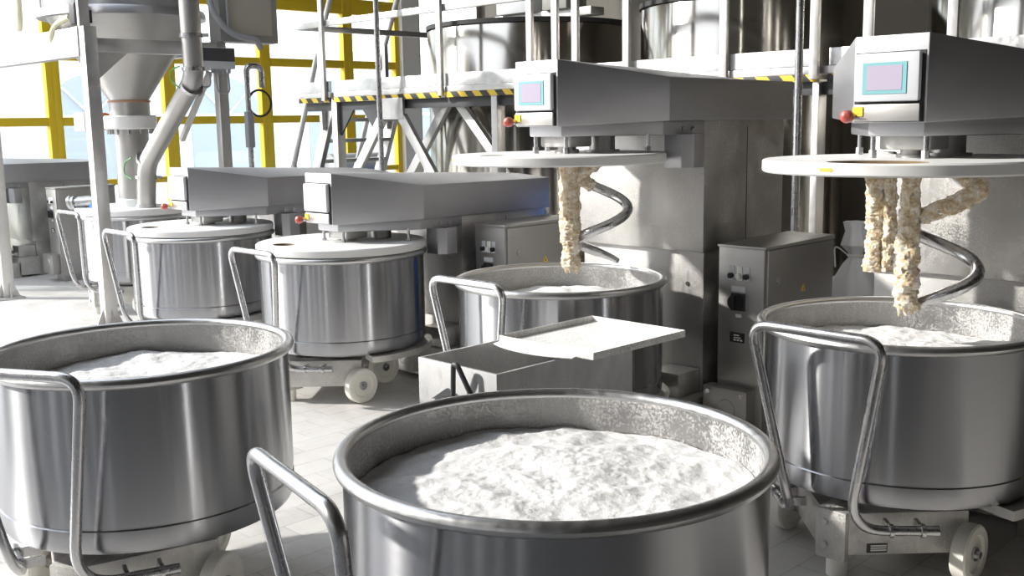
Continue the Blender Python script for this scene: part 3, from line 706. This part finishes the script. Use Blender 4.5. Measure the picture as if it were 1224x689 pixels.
b = MB(); b.tube(fillet([(0, 0, 1.94), (0, 0, 2.06), (.0, .14, 2.06), (0, .14, 1.88)], .06), .025, 12); b.build('goose_neck', 'tube', cw)

# ------------------------------------------------------------------ work platform
PY = 6.3
wp = thing('work_platform', 'long galvanised work platform with railing and hazard stripe behind the mixers', 'platform', (-9.5, PY, 0))
ox, oy = -9.5, PY
def L_(p): return (p[0] - ox, p[1] - oy, p[2])
b = MB(); b.box(L_((-9.55, PY + .012, 1.838)), L_((.6, PY + .27, 1.884)), .003); b.box(L_((-9.55, PY + .27, 1.838)), L_((-8.75, 9.2, 1.884)), .003); b.build('deck', 'galv', wp)
segs = [(-9.56, -9.0), (-8.93, -7.30), (-7.22, -5.10), (-5.085, -4.29), (-4.22, -3.55), (-3.47, -2.2), (-2.18, .6)]
for a, c_ in segs:
    b = MB(); b.box(L_((a, PY - .012, 1.886)), L_((c_, PY + .006, 1.995)), .002); b.build('kick_board', 'galv', wp)
    b = MB(); b.box(L_((a, PY - .02, 1.834)), L_((c_, PY + .01, 1.882)), .002); b.build('edge_beam', 'frame', wp)
    b = MB(); b.box(L_((a, PY - .022, 1.785)), L_((c_, PY + .0, 1.832)), .001); b.build('hazard_stripe', 'hazard', wp)
b = MB(); b.box(L_((-9.5, PY + .03, 1.70)), L_((.6, PY + .10, 1.785)), .002); b.build('under_beam', 'dark_steel', wp)
for px, lw in ((-8.95, .045), (-6.6, .035), (-3.56, .024), (-.6, .04)):
    b = MB(); b.box(L_((px - lw, PY - .01, 0)), L_((px + lw, PY + .09, 1.80)), .004); b.build('leg', 'frame', wp)
for px in (-9.07, -7.258, -6.13, -5.848, -5.632, -5.118, -4.255, -3.56, -3.194, -2.668, -1.4):
    b = MB(); b.box(L_((px - .03, PY - .055, 1.80)), L_((px + .03, PY - .021, 3.2)), .003); b.build('railing_post', 'frame', wp)
for z in (2.57, 3.10):
    b = MB(); b.box(L_((-9.62, PY - .02, z - .03)), L_((.6, PY + .02, z + .03)), .004); b.build('rail', 'frame', wp)
b = MB(); b.box(L_((-9.62, PY, 2.54)), L_((-9.58, 8.2, 2.60)), .004); b.build('rail', 'frame', wp)
def brace(a, c_, w=.1):
    b = MB(); b.bar(L_(a), L_(c_), w, .05, 0, .003, up=(0, 1, 0)); b.build('brace', 'frame', wp)
brace((-8.16, PY, 1.62), (-8.93, PY, .72)); brace((-7.86, PY, 1.62), (-7.0, PY, .55))
b = MB(); b.box(L_((-8.2, PY - .03, 1.60)), L_((-7.82, PY, 1.80)), .003); b.build('gusset_plate', 'frame', wp)
brace((-7.42, PY + .2, 1.76), (-8.10, PY + .2, .96), .09); brace((-7.30, PY + .2, 1.76), (-6.50, PY + .2, .95), .09)
for px, s in ((-8.9, 1), (-8.3, -1)):
    b = MB(); b.poly([L_(q) for q in ((px, PY + .03, 1.70), (px + s * .22, PY + .03, 1.70), (px, PY + .03, 1.45), (px, PY + .05, 1.70), (px + s * .22, PY + .05, 1.70), (px, PY + .05, 1.45))], [(0, 1, 2), (5, 4, 3), (0, 3, 4, 1), (1, 4, 5, 2), (2, 5, 3, 0)]); b.build('gusset_plate', 'dark_steel', wp)

# steep stair at the platform's left end
st = thing('steep_stair', 'steep steel stair with sloping handrails at the left end of the platform', 'stair', (-10.6, 7.3, 0))
for yy in (-.45, .45):
    b = MB(); b.bar((0, yy, 0), (.85, yy, 1.84), .06, .14, 0, .003); b.build('stringer', 'frame', st)
    b = MB(); b.tube(fillet([(.0, yy - .06, .9), (.72, yy - .06, 2.45), (1.0, yy - .06, 3.0)], .1), .03, 10); b.bar((.72, yy - .06, 1.5), (.72, yy - .06, 2.45), .05, .05); b.bar((.10, yy - .06, .25), (.10, yy - .06, 1.1), .05, .05); b.build('handrail', 'frame', st)
for k in range(1, 8):
    u = k / 8; b = MB(); b.box((.85 * u - .09, -.42, 1.84 * u - .02), (.85 * u + .09, .42, 1.84 * u + .02), .003); b.build('tread', 'galv', st)

for nm, px, lab in (('vertical_pipe', -8.0, 'thin round pole in front of the platform braces, left of centre'), ('vertical_pipe', -3.60, 'thin round pole beside a platform post, above the right control cabinet')):
    b = MB(); b.tube([(0, 0, 0), (0, 0, 3.3)], .026, 16); o = b.build('support_pole', 'tube', None, (px, PY - .16, 0)); tag(o, lab, 'pole', 'poles in front of the platform')

# ------------------------------------------------------------------ tanks behind the platform
def tank(label, x, y, r, zt):
    t = thing('steel_tank', label, 'tank', (x, y, 0), 0, 'round tanks behind the platform')
    b = MB(); b.lathe([(r - .01, .0), (r, .01), (r, zt - .02), (r - .012, zt)], 128); b.lathe([(r - .012, zt), (r - .02, zt), (r - .02, zt - .3), (.001, zt - .3)], 96); b.build('shell', 'tank', t)
    b = MB(); b.lathe([(r + .004, zt - .012), (r + .014, zt - .01), (r + .014, zt + .03), (r - .02, zt + .03), (r - .02, zt)], 128); b.build('rim_seal', 'rubber', t)
    return t
tank('round tank behind the middle mixer, left of the three tanks', -7.478, 7.62, 1.0, 2.46)
tank('round tank right of the middle mixer head, centre of the three tanks', -4.886, 7.62, .925, 2.46)
tank('round tank above the right mixer, rightmost of the three tanks', -2.42, 7.62, .92, 2.46)
mz = thing('tank_agitator', 'grey motor and gearbox bridge on top of the left tank', 'agitator', (-7.3, 7.3, 2.46))
b = MB(); b.box((-.7, -.09, .03), (1.0, .09, .10), .004); b.build('bridge', 'frame', mz)
b = MB(); b.box((-.14, -.16, .10), (.32, .16, .45), .02); b.cyl((-.0, 0, .45), (0, 0, .9), .11, n=24); b.build('motor', 'panel', mz)
b = MB(); b.box((.45, -.14, .10), (.75, .14, .30), .01); b.build('gearbox', 'grey_box', mz)

# ------------------------------------------------------------------ things at the back
sk = thing('flour_sack', 'tied white sack standing left of the right mixer column', 'sack', (-2.61, 5.06, 0))
b = MB(); n = 40; prof = [(.001, 0), (.15, .0), (.19, .05), (.20, .25), (.185, .5), (.13, .68), (.06, .80), (.03, .84), (.035, .86), (.07, .90), (.05, .97), (.06, 1.02), (.001, 1.0)]
pr2 = []
for (r0, z0), (r1, z1) in zip(prof[:-1], prof[1:]):
    for k in range(4): pr2.append((r0 + (r1 - r0) * k / 4, z0 + (z1 - z0) * k / 4))
pr2.append(prof[-1]); b.lathe(pr2, 48)
for v in b.bm.verts:
    a = math.atan2(v.co.y, v.co.x); k = .10 * math.sin(a * 7 + v.co.z * 6) * min(1, max(.15, (v.co.z - .3) * 2.2)) + .06 * noise.noise(v.co * 9)
    v.co.x *= 1 + k; v.co.y *= 1 + k
b.build('bag', 'sack', sk)
b = MB(); b.lathe(arc(.034, .845, .008, 0, 2 * PI, 8), 24); b.tube(fillet([(-.03, -.02, .845), (-.10, -.04, .90), (-.09, -.04, .78)], .04), .004, 6); b.build('tie', 'white_label', sk)
b = MB(); b.box((-.26, -.17, 0), (.12, .17, .66), .05)
for v in b.bm.verts: v.co += Vector((noise.noise(v.co * 6), noise.noise(v.co * 6 + Vector((5, 0, 0))), 0)) * .02
o = b.build('paper_sack', 'sack', None, (-2.72, 5.62, 0)); tag(o, 'crumpled pale paper sack behind the tied white sack', 'sack')
b = MB(); b.lathe([(.001, 0), (.28, 0), (.30, .02), (.30, .30), (.308, .32), (.30, .34), (.30, .66), (.308, .68), (.30, .70), (.30, 1.0), (.28, 1.06), (.12, 1.10), (.001, 1.10)], 48)
o = b.build('plastic_drum', 'blue', None, (-4.55, 5.6, 0)); tag(o, 'blue plastic drum behind the lowered mixer, left of the hanging dough', 'drum')
pl = thing('pallet_stack', 'dark low rack behind the lowered mixer, under the platform braces', 'rack', (-9.3, 7.0, 0))
b = MB(); b.box((-.6, -.4, .62), (.65, .4, .80), .01); b.build('top', 'black', pl)
for px in (-.5, .55):
    b = MB(); b.box((px - .05, -.35, 0), (px + .05, .35, .62), .01); b.build('leg', 'black', pl)
b = MB(); b.tube([(0, -.45, 0), (0, .45, 0)], .16, 28); o = b.build('film_roll', 'white_plastic', None, (-12.2, 8.9, 1.0)); tag(o, 'white roll lying on the blue crate by the yellow windows', 'roll')
b = MB(); openbox(b, -.4, .4, -.6, .6, 0, .86, .03); o = b.build('crate', 'blue', None, (-12.2, 8.9, 0)); tag(o, 'blue crate by the yellow windows, far behind the second mixer', 'crate')

# ------------------------------------------------------------------ light
w = bpy.data.worlds.new('sky'); scene.world = w; w.use_nodes = True; nt = w.node_tree
bg = nt.nodes['Background']; tc = nd(nt, 'ShaderNodeTexCoord'); sp = nd(nt, 'ShaderNodeSeparateXYZ'); nt.links.new(tc.outputs['Generated'], sp.inputs[0])
rp = ramp(nt, [(.0, (1, .99, .97)), (.15, (.97, .98, 1)), (.45, (.66, .71, .79)), (1, (.86, .93, 1.04))]); nt.links.new(sp.outputs['Z'], rp.inputs['Fac']); nt.links.new(rp.outputs['Color'], bg.inputs['Color'])
bg.inputs['Strength'].default_value = 2.2
sl = bpy.data.lights.new('sun', 'SUN'); sl.energy = 5.2; sl.angle = math.radians(2.2); sl.color = (1, .96, .90)
so = bpy.data.objects.new('sun', sl); C.objects.link(so)
el = math.radians(28); sd = Vector((-.77 * math.cos(el), -.64 * math.cos(el), math.sin(el)))
so.rotation_euler = sd.to_track_quat('Z', 'Y').to_euler()

vs = scene.view_settings; vs.view_transform = 'Standard'; vs.look = 'None'; vs.gamma = 1; vs.use_curve_mapping = False; vs.exposure = 0.35
